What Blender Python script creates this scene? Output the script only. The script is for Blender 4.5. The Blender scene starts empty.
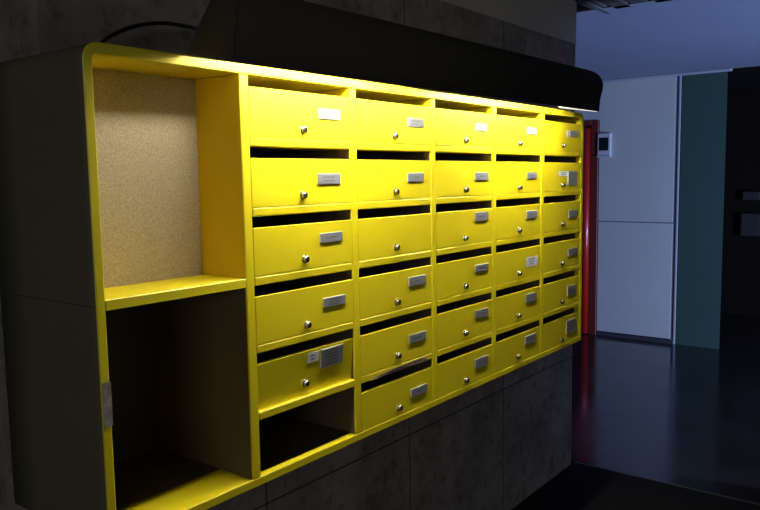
import bpy, bmesh, math, random
from mathutils import Vector, Matrix
random.seed(4)
C = bpy.context.scene.collection
S = bpy.context.scene
ZO = 1.76            # height of the top of the cabinet's first opening above the floor

# ------------------------------------------------------------------ camera
def make_camera():
    yaw, pitch, roll = 0.91258, -0.10304, -0.0158
    f = Vector((math.sin(yaw)*math.cos(pitch), math.cos(yaw)*math.cos(pitch), math.sin(pitch)))
    rt = Vector((math.cos(yaw), -math.sin(yaw), 0)); up = rt.cross(f)
    r2 = rt*math.cos(roll) + up*math.sin(roll); u2 = r2.cross(f)
    cd = bpy.data.cameras.new('camera'); cd.sensor_width = 36; cd.lens = 748.323/760*36
    cd.clip_start = .02
    o = bpy.data.objects.new('camera', cd); C.objects.link(o)
    m = Matrix((r2, u2, -f)).transposed().to_4x4(); m.translation = (-1.11345, -1.2072, -.2224+ZO)
    o.matrix_world = m
    S.camera = o
make_camera()

# ------------------------------------------------------------------ world, lights, exposure
S.view_settings.view_transform = 'Standard'; S.view_settings.look = 'None'
S.view_settings.exposure = 0; S.view_settings.gamma = 1; S.view_settings.use_curve_mapping = False
w = bpy.data.worlds.new('world'); S.world = w; w.use_nodes = True
bg = w.node_tree.nodes['Background']; bg.inputs[0].default_value = (.55, .68, 1, 1); bg.inputs[1].default_value = .02

def area(name, loc, target, sx, sy, power, col):
    l = bpy.data.lights.new(name, 'AREA'); l.shape = 'RECTANGLE'; l.size = sx; l.size_y = sy
    l.energy = power; l.color = col
    o = bpy.data.objects.new(name, l); C.objects.link(o); o.location = loc
    o.rotation_euler = (Vector(target)-Vector(loc)).to_track_quat('-Z', 'Y').to_euler()
    return o
# daylight of the entrance glazing, right of and behind the camera
area('entrance_daylight', (3.35, -4.4, .50), (4.6, 1.0, .20), .8, .9, 500, (.35, .49, .97))
# weak fill added far behind the camera for the frame fronts and wall
area('hall_fill', (.6, -4.9, 1.85), (.6, .4, 1.6), 3.4, 1.0, 6.8, (.92, .95, 1))
# fill added on the left to lift the cabinet's side
area('left_fill', (-4.6, -2.2, 1.9), (-.2, .3, 1.7), 1.8, .9, 20.0, (.95, .97, 1))
TUBE = 175.0          # radiance of the fluorescent tubes

# ------------------------------------------------------------------ materials
def mat(name, col, rough=.5, metal=0, spec=.5, noise=None, bump=0, emit=None, coat=0):
    m = bpy.data.materials.new(name); m.use_nodes = True; nt = m.node_tree
    b = nt.nodes['Principled BSDF']
    b.inputs['Base Color'].default_value = (*col, 1); b.inputs['Roughness'].default_value = rough
    b.inputs['Metallic'].default_value = metal; b.inputs['Specular IOR Level'].default_value = spec
    b.inputs['Coat Weight'].default_value = coat
    if emit:
        b.inputs['Emission Color'].default_value = (*emit[0], 1); b.inputs['Emission Strength'].default_value = emit[1]
    if noise:
        scale, amount, col2 = noise
        tc = nt.nodes.new('ShaderNodeTexCoord'); n = nt.nodes.new('ShaderNodeTexNoise')
        n.inputs['Scale'].default_value = scale; n.inputs['Detail'].default_value = 6; n.inputs['Roughness'].default_value = .65
        nt.links.new(tc.outputs['Object'], n.inputs['Vector'])
        r = nt.nodes.new('ShaderNodeValToRGB'); r.color_ramp.elements[0].position = .5-amount; r.color_ramp.elements[1].position = .5+amount
        r.color_ramp.elements[0].color = (*col2, 1); r.color_ramp.elements[1].color = (*col, 1)
        nt.links.new(n.outputs['Fac'], r.inputs['Fac']); nt.links.new(r.outputs['Color'], b.inputs['Base Color'])
        if bump:
            bp = nt.nodes.new('ShaderNodeBump'); bp.inputs['Strength'].default_value = bump; bp.inputs['Distance'].default_value = .004
            nt.links.new(n.outputs['Fac'], bp.inputs['Height']); nt.links.new(bp.outputs['Normal'], b.inputs['Normal'])
    return m

def concrete(name, ca, cb, joints_x, x0, joints_z, z0):
    """mottled concrete cladding with dark pits and panel joints"""
    m = mat(name, ca, .75); nt = m.node_tree; b = nt.nodes['Principled BSDF']; N = nt.nodes.new; L = nt.links.new
    tc = N('ShaderNodeTexCoord')
    n1 = N('ShaderNodeTexNoise'); n1.inputs['Scale'].default_value = 5; n1.inputs['Detail'].default_value = 8; n1.inputs['Roughness'].default_value = .7
    n2 = N('ShaderNodeTexNoise'); n2.inputs['Scale'].default_value = 24; n2.inputs['Detail'].default_value = 4
    for n in (n1, n2): L(tc.outputs['Object'], n.inputs['Vector'])
    r1 = N('ShaderNodeValToRGB'); r1.color_ramp.elements[0].position = .35; r1.color_ramp.elements[1].position = .68
    r1.color_ramp.elements[0].color = (*cb, 1); r1.color_ramp.elements[1].color = (*ca, 1); L(n1.outputs['Fac'], r1.inputs['Fac'])
    r2 = N('ShaderNodeValToRGB'); r2.color_ramp.elements[0].position = .33; r2.color_ramp.elements[1].position = .46
    r2.color_ramp.elements[0].color = (.68, .66, .64, 1); r2.color_ramp.elements[1].color = (1, 1, 1, 1); L(n2.outputs['Fac'], r2.inputs['Fac'])
    mx = N('ShaderNodeMix'); mx.data_type = 'RGBA'; mx.blend_type = 'MULTIPLY'; mx.inputs['Factor'].default_value = 1
    L(r1.outputs['Color'], mx.inputs['A']); L(r2.outputs['Color'], mx.inputs['B'])
    sp = N('ShaderNodeSeparateXYZ'); L(tc.outputs['Object'], sp.inputs[0])
    def joint(out, off, step):
        a = N('ShaderNodeMath'); a.operation = 'SUBTRACT'; a.inputs[1].default_value = off-step*20; L(out, a.inputs[0])
        d = N('ShaderNodeMath'); d.operation = 'MODULO'; d.inputs[1].default_value = step; L(a.outputs[0], d.inputs[0])
        g = N('ShaderNodeMath'); g.operation = 'LESS_THAN'; g.inputs[1].default_value = .006; L(d.outputs[0], g.inputs[0])
        return g.outputs[0]
    ja = joint(sp.outputs['X'], x0, joints_x); jb = joint(sp.outputs['Z'], z0, joints_z)
    mxx = N('ShaderNodeMath'); mxx.operation = 'MAXIMUM'; L(ja, mxx.inputs[0]); L(jb, mxx.inputs[1])
    m2 = N('ShaderNodeMix'); m2.data_type = 'RGBA'; L(mxx.outputs[0], m2.inputs['Factor']); L(mx.outputs['Result'], m2.inputs['A'])
    m2.inputs['B'].default_value = (.06, .052, .047, 1)
    L(m2.outputs['Result'], b.inputs['Base Color'])
    bp = N('ShaderNodeBump'); bp.inputs['Strength'].default_value = .4; bp.inputs['Distance'].default_value = .006
    L(n2.outputs['Fac'], bp.inputs['Height']); L(bp.outputs['Normal'], b.inputs['Normal'])
    return m

M = {}
M['yellow'] = mat('yellow_paint', (.86, .70, .012), .42, spec=.45, noise=(3, .3, (.84, .68, .010)))
M['yellow_shaded'] = mat('yellow_shaded_paint', (.62, .42, .010), .6, spec=.2)  # darker copy of the yellow, with the weaker bounced light put into the colour
M['side'] = mat('stained_side', (.17, .16, .085), .55, noise=(2.2, .3, (.12, .11, .065)))
M['interior'] = mat('bare_wood_and_shade', (.13, .095, .045), .7, noise=(3, .3, (.10, .073, .035)))  # bare-wood brown that also holds the shade deep in the openings
M['inner'] = mat('unpainted_back', (.055, .048, .028), .7, noise=(4, .3, (.04, .035, .02)))
M['dark'] = mat('black_metal', (.055, .048, .036), .85, spec=.25)
M['concrete'] = concrete('concrete_cladding', (.40, .34, .285), (.20, .168, .145), .724, 1.071, .802, .585)
M['chrome'] = mat('chrome', (.60, .58, .52), .25, 1)
M['chrome_dark'] = mat('lock_core', (.06, .055, .05), .35, .8)
M['plate'] = mat('anodised_plate', (.22, .23, .25), .5, .0, spec=.3)
M['plate_edge'] = mat('plate_bevel', (.46, .46, .42), .45, .0)
M['ink'] = mat('engraving', (.09, .095, .12), .6)
M['paper'] = mat('white_paper', (.78, .80, .82), .8)
M['raw'] = mat('raw_wood', (.27, .20, .14), .85, noise=(60, .15, (.12, .085, .055)), bump=.6)
M['grey_raw'] = mat('grey_splintered_wood', (.42, .38, .35), .85, noise=(45, .15, (.22, .20, .18)), bump=.6)
M['rubber'] = mat('cable_rubber', (.006, .006, .006), .6)
M['white_wall'] = mat('pale_wall_panels', (.46, .45, .405), .6, noise=(1.5, .35, (.41, .40, .36)))
M['seam'] = mat('panel_seam', (.16, .16, .18), .7)
M['trim_light'] = mat('light_trim', (.33, .34, .37), .6)
M['teal'] = mat('teal_paint', (.028, .066, .050), .55, noise=(1.8, .3, (.024, .056, .042)))
M['recess'] = mat('dark_recess', (.006, .004, .0025), .9, spec=.1)  # near-black colour carries the darkness of the unlit recess
M['recess_box'] = mat('meter_box_paint', (.013, .010, .008), .8)
M['red'] = mat('red_gloss', (.36, .012, .008), .32, coat=.3)
M['red_dark'] = mat('maroon_frame', (.12, .014, .008), .5)
M['ceiling'] = mat('ceiling_plaster', (.215, .230, .285), .85, noise=(1.2, .4, (.19, .205, .255)))
M['slat'] = mat('grey_ceiling_slats', (.055, .052, .042), .8)
M['slat_l'] = mat('light_ceiling_rail', (.10, .096, .085), .7)
M['plastic'] = mat('white_plastic', (.46, .47, .48), .5)
M['screen'] = mat('dark_screen', (.008, .009, .011), .25)
M['beam'] = mat('smooth_grey_beam', (.62, .57, .48), .7, noise=(4, .35, (.52, .48, .41)))
M['stile'] = mat('grey_gap_strip', (.20, .19, .21), .6)  # grey strip along the edge of the pale panels
M['skirt'] = mat('dark_skirting', (.035, .035, .045), .5)
M['mat'] = mat('dark_floor_covering', (.010, .010, .010), .9, spec=.15)
M['strip'] = mat('worn_metal_strip', (.08, .075, .08), .5, .2)
M['tube'] = mat('tube_light', (.9, .9, .85), .4, emit=((1, .955, .80), TUBE))
M['sliver'] = mat('glowing_sliver', (.9, .9, .85), .4, emit=((1, .96, .80), 1.1))
M['cap'] = mat('lamp_cap', (.6, .6, .6), .4, .5)

def floor_mat():
    m = mat('polished_floor', (.020, .018, .018), .14, spec=.6); nt = m.node_tree; b = nt.nodes['Principled BSDF']; N = nt.nodes.new; L = nt.links.new
    tc = N('ShaderNodeTexCoord')
    n = N('ShaderNodeTexNoise'); n.inputs['Scale'].default_value = 3; n.inputs['Detail'].default_value = 7; L(tc.outputs['Object'], n.inputs['Vector'])
    b.inputs['Specular Tint'].default_value = (.34, .42, 1, 1)
    r = N('ShaderNodeMapRange'); r.inputs['From Min'].default_value = .35; r.inputs['From Max'].default_value = .7
    r.inputs['To Min'].default_value = .10; r.inputs['To Max'].default_value = .24; L(n.outputs['Fac'], r.inputs['Value']); L(r.outputs[0], b.inputs['Roughness'])
    c = N('ShaderNodeValToRGB'); c.color_ramp.elements[0].color = (.014, .011, .010, 1); c.color_ramp.elements[1].color = (.032, .026, .025, 1)
    L(n.outputs['Fac'], c.inputs['Fac']); L(c.outputs['Color'], b.inputs['Base Color'])
    return m
M['floor'] = floor_mat()

def chipboard():
    m = mat('chipboard', (.40, .30, .15), .7); nt = m.node_tree; b = nt.nodes['Principled BSDF']; N = nt.nodes.new; L = nt.links.new
    tc = N('ShaderNodeTexCoord')
    v = N('ShaderNodeTexNoise'); v.inputs['Scale'].default_value = 260; v.inputs['Detail'].default_value = 3; L(tc.outputs['Object'], v.inputs['Vector'])
    r = N('ShaderNodeValToRGB'); r.color_ramp.elements[0].position = .36; r.color_ramp.elements[1].position = .62
    r.color_ramp.elements[0].color = (.35, .285, .18, 1); r.color_ramp.elements[1].color = (.50, .41, .265, 1); L(v.outputs['Fac'], r.inputs['Fac'])
    n2 = N('ShaderNodeTexNoise'); n2.inputs['Scale'].default_value = 38; n2.inputs['Detail'].default_value = 3; L(tc.outputs['Object'], n2.inputs['Vector'])
    r2 = N('ShaderNodeValToRGB'); r2.color_ramp.elements[0].position = .235; r2.color_ramp.elements[1].position = .27
    r2.color_ramp.elements[0].color = (.25, .2, .15, 1); r2.color_ramp.elements[1].color = (1, 1, 1, 1); L(n2.outputs['Fac'], r2.inputs['Fac'])
    mx = N('ShaderNodeMix'); mx.data_type = 'RGBA'; mx.blend_type = 'MULTIPLY'; mx.inputs['Factor'].default_value = 1
    L(r.outputs['Color'], mx.inputs['A']); L(r2.outputs['Color'], mx.inputs['B']); L(mx.outputs['Result'], b.inputs['Base Color'])
    return m
M['chip'] = chipboard()

# ------------------------------------------------------------------ mesh helpers
def box(bm, x0, x1, y0, y1, z0, z1, bevel=0, mi=0, seg=1):
    vs = [bm.verts.new((x, y, z)) for x in (x0, x1) for y in (y0, y1) for z in (z0, z1)]
    F = [(0, 1, 3, 2), (4, 6, 7, 5), (0, 4, 5, 1), (2, 3, 7, 6), (0, 2, 6, 4), (1, 5, 7, 3)]
    fs = [bm.faces.new([vs[i] for i in f]) for f in F]
    for f in fs: f.material_index = mi
    if bevel:
        es = list({e for f in fs for e in f.edges})
        r = bmesh.ops.bevel(bm, geom=es, offset=bevel, segments=seg, affect='EDGES', profile=.5)
        for f in r['faces']: f.material_index = mi
    return vs
def cyl(bm, p0, p1, r0, r1=None, n=24, mi=0):
    r1 = r0 if r1 is None else r1
    p0, p1 = Vector(p0), Vector(p1); d = (p1-p0).normalized(); q = d.to_track_quat('Z', 'Y')
    a = []; b = []
    for i in range(n):
        t = 2*math.pi*i/n; v = Vector((math.cos(t), math.sin(t), 0))
        a.append(bm.verts.new(p0+q@(v*r0))); b.append(bm.verts.new(p1+q@(v*r1)))
    for i in range(n):
        f = bm.faces.new((a[i], a[(i+1) % n], b[(i+1) % n], b[i])); f.material_index = mi; f.smooth = True
    bm.faces.new(a[::-1]).material_index = mi; bm.faces.new(b).material_index = mi
def obj(name, bm, mats, parent=None):
    bmesh.ops.recalc_face_normals(bm, faces=bm.faces)
    me = bpy.data.meshes.new(name); bm.to_mesh(me); bm.free()
    for m in (mats if isinstance(mats, (list, tuple)) else [mats]): me.materials.append(m)
    o = bpy.data.objects.new(name, me); C.objects.link(o)
    if parent: o.parent = parent
    return o
def bxo(name, m, parent, *a, **k):
    bm = bmesh.new(); box(bm, *a, **k); return obj(name, bm, m, parent)
def struct(o): o['kind'] = 'structure'; return o
def thing(name, label, cat, loc=(0, 0, 0), group=None):
    o = bpy.data.objects.new(name, None); C.objects.link(o); o.location = loc
    o['label'] = label; o['category'] = cat
    if group: o['group'] = group
    return o
def prism_x(bm, prof, x0, x1, mi=0, smooth=()):
    a = [bm.verts.new((x0, y, z)) for y, z in prof]; b = [bm.verts.new((x1, y, z)) for y, z in prof]
    n = len(prof)
    for i in range(n):
        f = bm.faces.new((a[i], a[(i+1) % n], b[(i+1) % n], b[i])); f.material_index = mi; f.smooth = i in smooth
    bm.faces.new(a[::-1]).material_index = mi; bm.faces.new(b).material_index = mi

# ------------------------------------------------------------------ the room
YW = .36; XF = 5.76; CE = 2.40
struct(bxo('wall_back', M['concrete'], None, -.262, 2.55, YW, 3.2, 0, CE+.1))
struct(bxo('trim_6', M['beam'], None, -.26, 2.549, YW-.004, YW-.0002, ZO+.429, CE))
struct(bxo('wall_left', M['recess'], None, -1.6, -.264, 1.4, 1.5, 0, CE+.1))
struct(bxo('floor', M['floor'], None, 2.60, 9.0, -5, 3.2, -.1, 0))
struct(bxo('floor_near', M['mat'], None, -3.0, 2.585, -5, 3.2, -.1, 0))
struct(bxo('trim_1', M['strip'], None, 2.585, 2.60, -5, YW-.001, -.05, .0008))
struct(bxo('ceiling', M['ceiling'], None, 2.80, 9.0, -5, 3.2, CE, CE+.1))
def near_ceiling():
    bm = bmesh.new(); box(bm, -3, 2.78, -5, 3.2, CE+.05, CE+.1)
    y = -1.6; i = 0
    while y < .34:
        box(bm, -3, 2.79+(.07 if i % 2 else 0), y, y+.085, CE+.0, CE+.05, .004); y += .105; i += 1
    return struct(obj('ceiling_near', bm, M['slat']))
near_ceiling()
struct(bxo('trim_2', M['slat_l'], None, -1, 2.93, .318, .350, CE-.004, CE+.03, bevel=.003))
# far wall: pale panels, red door, teal panel, dark recess
def far_wall():
    bm = bmesh.new()
    box(bm, XF, XF+.15, .80, 1.488, 1.098, CE, .003)            # upper panel
    box(bm, XF, XF+.15, .80, 1.488, .04, 1.090, .003)           # lower panel
    box(bm, XF+.012, XF+.15, .80, 1.488, 1.0, 1.2, mi=1)
    box(bm, XF, XF+.15, 1.488, 3.2, 2.04, CE)                   # above the red door
    box(bm, XF, XF+.15, 2.42, 3.2, 0, 2.04)
    return struct(obj('wall_far', bm, [M['white_wall'], M['seam']]))
far_wall()
struct(bxo('baseboard_far', M['skirt'], None, XF-.012, XF+.1, .77, 1.488, 0, .032, bevel=.002))
struct(bxo('trim_3', M['stile'], None, XF+.002, XF+.1, .775, .80, .0, CE))
struct(bxo('trim_4', M['trim_light'], None, XF-.008, XF+.1, .756, .772, .0, CE, bevel=.002))
struct(bxo('wall_right', M['teal'], None, XF, XF+.012, .385, .748, 0, CE))
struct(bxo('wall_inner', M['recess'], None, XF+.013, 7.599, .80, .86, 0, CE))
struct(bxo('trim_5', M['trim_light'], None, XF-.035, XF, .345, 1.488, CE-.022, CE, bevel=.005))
struct(bxo('wall_light_block', M['recess'], None, 2.601, 2.80, -4.99, -.62, 0, CE))  # unseen wall added to keep the blue daylight off the cabinet
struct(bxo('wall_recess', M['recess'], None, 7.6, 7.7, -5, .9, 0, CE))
struct(bxo('ceiling_recess', M['recess'], None, XF+.002, 7.599, -5, .384, CE-.03, CE-.001))  # black panels added below the ceiling so the recess stays dark
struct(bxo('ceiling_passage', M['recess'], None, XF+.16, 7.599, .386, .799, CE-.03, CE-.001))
# red door in its maroon frame
def red_door():
    d = struct(bxo('door_1', M['red'], None, XF+.01, XF+.05, 1.575, 2.37, .005, 1.99, bevel=.004))
    bm = bmesh.new()
    box(bm, XF-.02, XF+.15, 1.49, 1.562, 0, 2.04, .003); box(bm, XF-.02, XF+.15, 2.372, 2.42, 0, 2.04, .003)
    box(bm, XF-.02, XF+.15, 1.564, 2.370, 1.995, 2.04, .003)
    obj('door_frame', bm, M['red_dark'], d)
    bm = bmesh.new(); cyl(bm, (XF-.022, 1.602, .01), (XF-.022, 1.602, 1.965), .036, n=32)
    obj('rounded_edge', bm, M['red'], d)
red_door()

# ------------------------------------------------------------------ mailbox cabinet
PX = .36; RP = .15146; T = .025
XL, XR, ZT, ZB = -.381, 1.800, .022, -.905
XI = -.3625; ZFL = -.885
cab = thing('mailbox_cabinet', 'yellow wall-mounted wooden cabinet of thirty mailboxes with two open bays at its left end', 'mailbox cabinet', (0, 0, ZO))
def ring():
    bm = bmesh.new()
    def rr(x0, x1, z0, z1, r):
        pts = []; n = 8; R0 = r; s_ = r*.25
        for cx, cz, a0, r in ((x1-R0, z1-R0, 0, R0), (x0+R0, z1-R0, 90, R0), (x0+s_, z0+s_, 180, s_), (x1-s_, z0+s_, 270, s_)):
            for i in range(n+1):
                a = math.radians(a0+90*i/n); pts.append((cx+r*math.cos(a), cz+r*math.sin(a)))
        return pts
    o = rr(XL, XR, ZB, ZT, .032); q = rr(XI, XR-T+.001, ZFL, 0.0, .012); n = len(o)
    b = .0018; D = .355
    def loop(p, y, off=0):
        c = []
        for k, (x, z) in enumerate(p): c.append(bm.verts.new((x, y, z)))
        return c
    oi = rr(XL+b, XR-b, ZB+b, ZT-b, .032-b); qi = rr(XI-b, XR-T+.001+b, ZFL-b, b, .012+b)
    A = loop(o, D); B = loop(o, b); Cc = loop(oi, 0); E_ = loop(qi, 0); G = loop(q, b); H = loop(q, D)
    for L1, L2, mi in ((A, B, 1), (B, Cc, 0), (Cc, E_, 0), (E_, G, 0), (G, H, 0), (H, A, 0)):
        for i in range(n):
            f = bm.faces.new((L1[i], L1[(i+1) % n], L2[(i+1) % n], L2[i])); f.material_index = mi
            if mi == 1:
                f.smooth = True
    return bm
frame = obj('outer_frame', ring(), [M['yellow'], M['side']], cab)
# seam across the stained side panel
s = bxo('side_seam', M['dark'], cab, XL-.0006, XL-.0001, .003, .353, -.4462, -.445)
def vert_panel(x0):
    return bxo('divider', M['yellow'], cab, x0, x0+T, .0, .338, ZFL+.0005, -.0005, bevel=.0022)
dividers = []
for c in range(5):
    dv = vert_panel(c*PX-T); dividers.append(dv)
    if c == 0:
        dv.data.materials.append(M['yellow_shaded'])
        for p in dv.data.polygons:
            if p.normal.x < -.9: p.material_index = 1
        bmx = bmesh.new(); box(bmx, -T-.0016, -T-.0001, .004, .338, ZFL+.001, -.456)  # thin dark brown sheet over the divider face in the lower bay
        ln = obj('bay_interior', bmx, M['interior'], cab); ln['label'] = 'dark brown right-hand lining of the lower open bay'
def shelf_row(r):
    bm = bmesh.new()
    z1 = -r*RP; z0 = z1-.0 ; top = z1+.0200
    for c in range(5):
        x0 = c*PX+.0004; x1 = (c+1)*PX-T-.0004
        box(bm, x0, x1, .0002, .338, z1, top, .0029)
    return obj('shelf', bm, M['yellow'], cab)
shelves = [shelf_row(r) for r in range(1, 6)]
bay_shelf = bxo('bay_shelf', M['yellow'], cab, XI+.0005, -T-.0005, .0002, .338, -.4549, -.4348, bevel=.0012)
bay_shelf['label'] = 'thick yellow shelf between the two open bays'
bxo('back_panel', M['inner'], cab, XI+.001, XR-T, .339, .354, ZFL+.001, -.001)
cb = bxo('chipboard_panel', M['chip'], cab, XI+.001, -T-.001, .143, .155, -.4345, -.001)
cb['label'] = 'bare chipboard panel closing the upper open bay'
# brown inside: bare wood plus painted shade, starting about where the tube light ends
def bare_shaded_inside(o, planes, test):
    bm = bmesh.new(); bm.from_mesh(o.data)
    for co, no in planes:
        bmesh.ops.bisect_plane(bm, geom=bm.verts[:]+bm.edges[:]+bm.faces[:], plane_co=co, plane_no=no, dist=1e-6)
    o.data.materials.append(M['interior']); k = len(o.data.materials)-1
    for f in bm.faces:
        c = f.calc_center_median()
        if test(c, f): f.material_index = k
    bm.to_mesh(o.data); bm.free()
for o in dividers: bare_shaded_inside(o, [((0, .005, 0), (0, 1, 0)), ((0, .20, 0), (0, 1, 0)), ((0, 0, -.151), (0, 0, 1))], lambda c, f: f.material_index == 0 and (c.y > .20 if c.z > -.151 else c.y > .005))
for o in shelves: bare_shaded_inside(o, [((0, .022, 0), (0, 1, 0))], lambda c, f: c.y > .022)
bare_shaded_inside(frame, [((0, .022, 0), (0, 1, 0)), ((0, .11, 0), (0, 1, 0)), ((0, .25, 0), (0, 1, 0)), ((-.0125, 0, 0), (1, 0, 0)), ((0, 0, -.445), (0, 0, 1))],
            lambda c, f: f.material_index == 0 and ((c.x > -.0125 and c.y > (.25 if c.z > -.02 else .022)) or (c.x < -.0125 and c.z < -.445 and c.y > .11)) and c.y < .3549)
bare_shaded_inside(bay_shelf, [], lambda c, f: c.z < -.454)
# broken places in the paint and wood
def chip_off(name, label, pts, y0, y1, m):
    bm = bmesh.new()
    a = [bm.verts.new((x, y0+random.uniform(-.0004, .0004), z)) for x, z in pts]; b = [bm.verts.new((x, y1, z)) for x, z in pts]; n = len(pts)
    bm.faces.new(a); bm.faces.new(b[::-1])
    for i in range(n): bm.faces.new((a[i], b[i], b[(i+1) % n], a[(i+1) % n]))
    o = obj(name, bm, m, cab); o['label'] = label; return o
e = .0012
chip_off('broken_edge', 'grey bare wood where the yellow edge has broken away', [(XL+.003, -.586), (XL+.007, -.583), (XI+.0012, -.585), (XI+.0015, -.62), (XI+.001, -.666), (XL+.008, -.668), (XL+.003, -.664)], -.0011, .0016, M['grey_raw'])
zr = -5*RP
chip_off('broken_edge', 'splintered brown bare wood on the shelf edge above the bottom box',
         [(.402, zr+.001), (.425, zr+.008), (.46, zr+.009), (.50, zr+.0125), (.56, zr+.013), (.60, zr+.0145), (.66, zr+.0145), (.661, zr-.0002), (.62, zr-.0002), (.575, zr+.0025), (.53, zr+.001), (.47, zr+.003), (.43, zr-.0002)], -.0013, .02, M['raw'])

PL = {(1, 1): (.218, .297, -.057, -.082), (1, 2): (.210, .292, -.059, -.085), (1, 3): (.214, .295, -.050, -.074), (1, 4): (.219, .302, -.057, -.081), (1, 5): (.211, .294, -.031, -.079),
      (2, 1): (.218, .298, -.060, -.084), (2, 2): (.217, .298, -.059, -.084), (2, 4): (.217, .299, -.047, -.074), (2, 5): (.215, .298, -.060, -.085), (2, 6): (.221, .303, -.066, -.091),
      (3, 1): (.223, .298, -.058, -.082), (3, 2): (.222, .305, -.059, -.085), (3, 3): (.222, .304, -.034, -.062), (3, 4): (.222, .304, -.050, -.074), (3, 5): (.221, .304, -.046, -.072), (3, 6): (.219, .303, -.053, -.085),
      (4, 1): (.218, .292, -.055, -.080), (4, 2): (.221, .297, -.060, -.084), (4, 3): (.218, .299, -.045, -.073), (4, 5): (.214, .299, -.041, -.072), (4, 6): (.211, .298, -.041, -.071),
      (5, 1): (.221, .302, -.052, -.077), (5, 2): (.212, .295, -.057, -.113), (5, 3): (.219, .301, -.058, -.090), (5, 4): (.218, .306, -.059, -.088), (5, 5): (.214, .298, -.056, -.092), (5, 6): (.209, .305, -.043, -.094)}
PAPER = {(1, 5): (.165, .204, -.032, -.056), (4, 4): (.218, .308, -.060, -.094), (5, 2): (.125, .2105, -.058, -.076), (5, 1): (.200, .219, -.053, -.079)}
LK = {1: [(.168, -.112), (.162, -.111), (.163, -.109), (.164, -.114), (.162, -.106)],
      2: [(.164, -.114), (.165, -.112), (.164, -.111), (.165, -.111), (.164, -.109), (.167, -.107)],
      3: [(.169, -.115), (.168, -.114), (.165, -.113), (.165, -.112), (.163, -.109), (.165, -.110)],
      4: [(.167, -.116), (.167, -.115), (.165, -.112), (.165, -.112), (.163, -.110), (.160, -.104)],
      5: [(.166, -.113), (.165, -.113), (.164, -.111), (.165, -.112), (.166, -.111), (.167, -.112)]}
YD = .0006      # depth of the door face behind the frame
def door_mesh():
    bm = bmesh.new(); box(bm, .0008, PX-T-.0018, 0, .011, -RP+.0206, -.0245, .0004); return bm
def text_lines(bm, x0, x1, z0, z1, y, n, rng):
    """tiny engraved or printed lines, too small in the photograph to be read"""
    h = (z1-z0)
    for k in range(n):
        zc = z1-h*(k+1)/(n+1); th = min(.0016, h*.07)
        wdt = (x1-x0)*rng.uniform(.32, .6); x = (x0+x1)/2-wdt/2+rng.uniform(-.004, .002); end = x+wdt
        while x < end:
            l = rng.uniform(.003, .009); l = min(l, end-x)
            box(bm, x, x+l, y-.0002, y+.0003, zc-th, zc+th, mi=2); x += l+.0018
lockbm = bmesh.new()
cyl(lockbm, (0, 0, 0), (0, -.002, 0), .0100, .0094, mi=0); cyl(lockbm, (0, -.002, 0), (0, -.0085, 0), .0084, .0080, mi=0)
cyl(lockbm, (0, -.0085, 0), (0, -.0100, 0), .0080, .0062, mi=0)
cyl(lockbm, (0, -.0098, 0), (0, -.0104, 0), .0056, .0054, mi=1); box(lockbm, -.0010, .0010, -.0108, -.0103, -.0042, .0042, mi=0)
lock0 = obj('lock', lockbm, [M['chrome'], M['chrome_dark']], cab)
door0 = obj('mailbox_door', door_mesh(), M['yellow'], cab)
first = True
for c in range(1, 6):
    for r in range(1, 7):
        if (c, r) == (1, 6): continue
        rng = random.Random(c*10+r)
        ox = (c-1)*PX; oz = -(r-1)*RP
        if first: d, lk = door0, lock0; first = False
        else:
            d = door0.copy(); C.objects.link(d); lk = lock0.copy(); C.objects.link(lk)
        dy = YD+rng.uniform(0, .0005)
        d.location = (ox, dy, oz); d.parent = cab
        if (c, r) == (1, 5): d.rotation_euler = (math.radians(5.2), 0, 0)
        lx, lz = LK[c][r-1]
        lk.parent = d; lk.location = (lx-.003, 0, lz+.002); lk.rotation_euler = (0, rng.uniform(-.5, .5), 0)
        if (c, r) in PL:
            x0, x1, z1, z0 = PL[(c, r)]
            bm = bmesh.new(); th = .0024
            box(bm, x0, x1, -th, -.0001, z0, z1, .0008, mi=1)
            box(bm, x0+.0016, x1-.0016, -th-.0004, -th+.0003, z0+.0016, z1-.0016, mi=0)
            n = {(1, 5): 5, (1, 4): 3, (1, 2): 2, (2, 1): 2, (5, 6): 3, (5, 2): 3}.get((c, r), 1)
            text_lines(bm, x0, x1, z0, z1, -th-.0004, n, rng)
            p = obj('name_plate', bm, [M['plate'], M['plate_edge'], M['ink']], d)
        if (c, r) in PAPER:
            x0, x1, z1, z0 = PAPER[(c, r)]
            bm = bmesh.new(); box(bm, x0, x1, -.0010, -.0001, z0, z1, mi=0); text_lines(bm, x0, x1, z0, z1, -.0010, 2 if c != 4 else 3, rng)
            p = obj('name_label', bm, [M['paper'], M['paper'], M['ink']], d)
            p['label'] = 'white paper name label'

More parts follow.
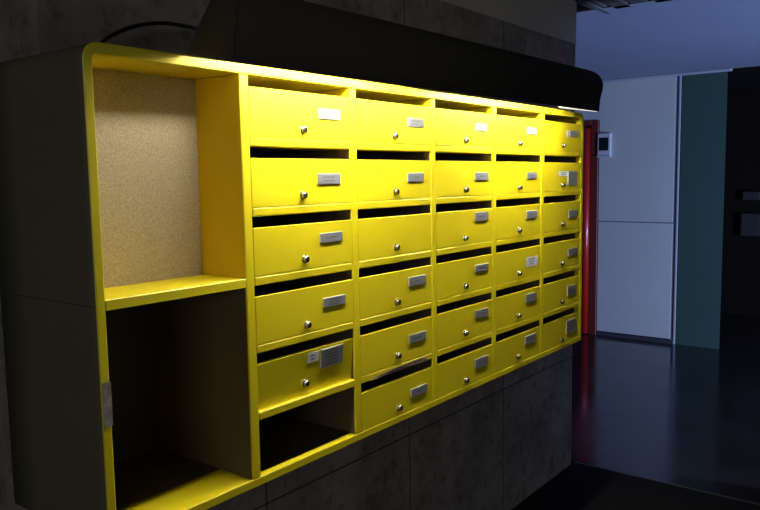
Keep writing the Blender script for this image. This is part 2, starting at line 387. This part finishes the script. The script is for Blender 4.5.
# ------------------------------------------------------------------ lamp hood over the cabinet
hood = thing('lamp_hood', 'long black metal lamp hood above the yellow mailboxes with fluorescent tubes inside', 'lamp', (0, 0, ZO))
hood.rotation_euler = (0, -.008, 0)
PO = [(-.003, .0245), (-.040, .068), (-.082, .113), (-.078, .150), (-.104, .147), (-.125, .137), (-.140, .124), (-.150, .108), (-.155, .091), (-.152, .070), (-.144, .040), (-.139, -.0055)]
def shell():
    bm = bmesh.new(); th = .003; x0, x1 = -.16, 1.60
    # inner offset of the open profile
    inn = []
    for i, (y, z) in enumerate(PO):
        a = Vector(PO[max(i-1, 0)]); b = Vector(PO[min(i+1, len(PO)-1)]); t = (b-a).normalized(); nrm = Vector((-t.y, t.x))
        inn.append((y+nrm.x*-0+nrm.x*th*0, z) if False else (y-nrm.x*-th*0, z))
    cen = Vector((-.085, .075)); inn = []
    for i, (y, z) in enumerate(PO):
        a = Vector(PO[max(i-1, 0)]); b = Vector(PO[min(i+1, len(PO)-1)]); t = (b-a).normalized(); nrm = Vector((-t.y, t.x))
        if nrm.dot(cen-Vector((y, z))) < 0: nrm = -nrm
        inn.append((y+nrm.x*th, z+nrm.y*th))
    prof = PO+inn[::-1]; n = len(prof)
    a = [bm.verts.new((x0, y, z)) for y, z in prof]; b = [bm.verts.new((x1, y, z)) for y, z in prof]
    m = len(PO)
    for i in range(n):
        f = bm.faces.new((a[i], a[(i+1) % n], b[(i+1) % n], b[i])); f.smooth = 4 <= i < m-1
    for k in range(m-1):
        for L_, s in ((a, 1), (b, -1)):
            q = [L_[k], L_[k+1], L_[n-2-k], L_[n-1-k]]
            bm.faces.new(q)
    return bm
obj('housing', shell(), M['dark'], hood)
def endplate(x0, x1):
    bm = bmesh.new(); prism_x(bm, PO, x0, x1); return obj('end_plate', bm, M['dark'], hood)
endplate(-.163, -.160); endplate(1.600, 1.603)
def tube(x0, x1, z, z2):
    bm = bmesh.new(); cyl(bm, (x0, -.113, z), (x1, -.113, z2), .0125, n=20); t = obj('fluorescent_tube', bm, M['tube'], hood)
    for a, b, zz in ((x0-.012, x0-.0005, z), (x1+.0005, x1+.012, z2)):
        bm = bmesh.new(); cyl(bm, (a, -.113, zz), (b, -.113, zz), .0135, n=20); box(bm, a+.001, b-.001, -.120, -.106, zz+.008, .136)
        obj('tube_cap', bm, M['cap'], t)
tube(-.05, .58, .078, .078); tube(.87, 1.47, .078, .078)
bm = bmesh.new()  # glowing sliver added for the bright streak under the hood's right end
a = [bm.verts.new(v) for v in ((1.27, -.1355, -.001), (1.595, -.1355, -.001), (1.595, -.128, -.001), (1.27, -.128, -.001), (1.27, -.1355, -.0105), (1.595, -.1355, -.0063))]
bm.faces.new((a[0], a[1], a[5], a[4])); bm.faces.new((a[0], a[3], a[2], a[1])); bm.faces.new((a[4], a[5], a[2], a[3])); bm.faces.new((a[0], a[4], a[3])); bm.faces.new((a[1], a[2], a[5]))
sliver_obj = obj('sliver', bm, M['sliver'], hood); sliver_obj['label'] = 'added glowing white diffuser peeping out under the hood'

# ------------------------------------------------------------------ cable behind the hood
cu = bpy.data.curves.new('power_cable', 'CURVE'); cu.dimensions = '3D'; cu.bevel_depth = .0045; cu.bevel_resolution = 4
pts = [(-.21, .30, .027), (-.185, .30, .050), (-.155, .30, .081), (-.117, .30, .107), (-.064, .30, .132), (.005, .295, .149), (.062, .28, .146), (.10, .24, .134), (.13, .13, .118), (.14, .02, .105), (.14, -.066, .103)]
sp = cu.splines.new('NURBS'); sp.points.add(len(pts)-1); sp.use_endpoint_u = True; sp.order_u = 4
for p, q in zip(sp.points, pts): p.co = (q[0], q[1], q[2], 1)
tmp = bpy.data.objects.new('cable_curve', cu); C.objects.link(tmp)
cme = bpy.data.meshes.new_from_object(tmp.evaluated_get(bpy.context.evaluated_depsgraph_get())); bpy.data.objects.remove(tmp)
for p in cme.polygons: p.use_smooth = True
cme.materials.clear(); cme.materials.append(M['rubber'])
co = bpy.data.objects.new('power_cable', cme); C.objects.link(co); co.location = (0, 0, ZO)
co['label'] = 'black cable arching from the cabinet top to the lamp hood'; co['category'] = 'cable'

# ------------------------------------------------------------------ intercom on the far wall
ic = thing('wall_intercom', 'small white wall unit with a dark screen on the pale far wall', 'intercom', (XF, 1.43, ZO-.05))
bxo('casing', M['plastic'], ic, -.035, 0, -.062, .062, 0, .205, bevel=.006, seg=3)
bxo('screen', M['screen'], ic, -.037, -.034, -.044, .046, .045, .165, bevel=.001)
bxo('lower_lip', M['plastic'], ic, -.045, -.001, -.066, .066, -.014, -.001, bevel=.003)

# ------------------------------------------------------------------ boxes in the dark recess
for y0, y1, z0, z1, lab in ((.44, .61, 1.24, 1.33, 'small dark grey box high on the recess wall, above the larger box'),
                            (.42, .62, .86, 1.10, 'larger dark grey box on the recess wall, below the small box')):
    t = thing('meter_box', lab, 'box', (7.6, (y0+y1)/2, z0), group='boxes in the dark recess')
    h = (y1-y0)/2; bxo('casing', M['recess_box'], t, -.08, -.001, -h, h, 0, z1-z0, bevel=.006)
    bxo('cover', M['recess_box'], t, -.086, -.0805, -h+.015, h-.015, .015, z1-z0-.015, bevel=.002)
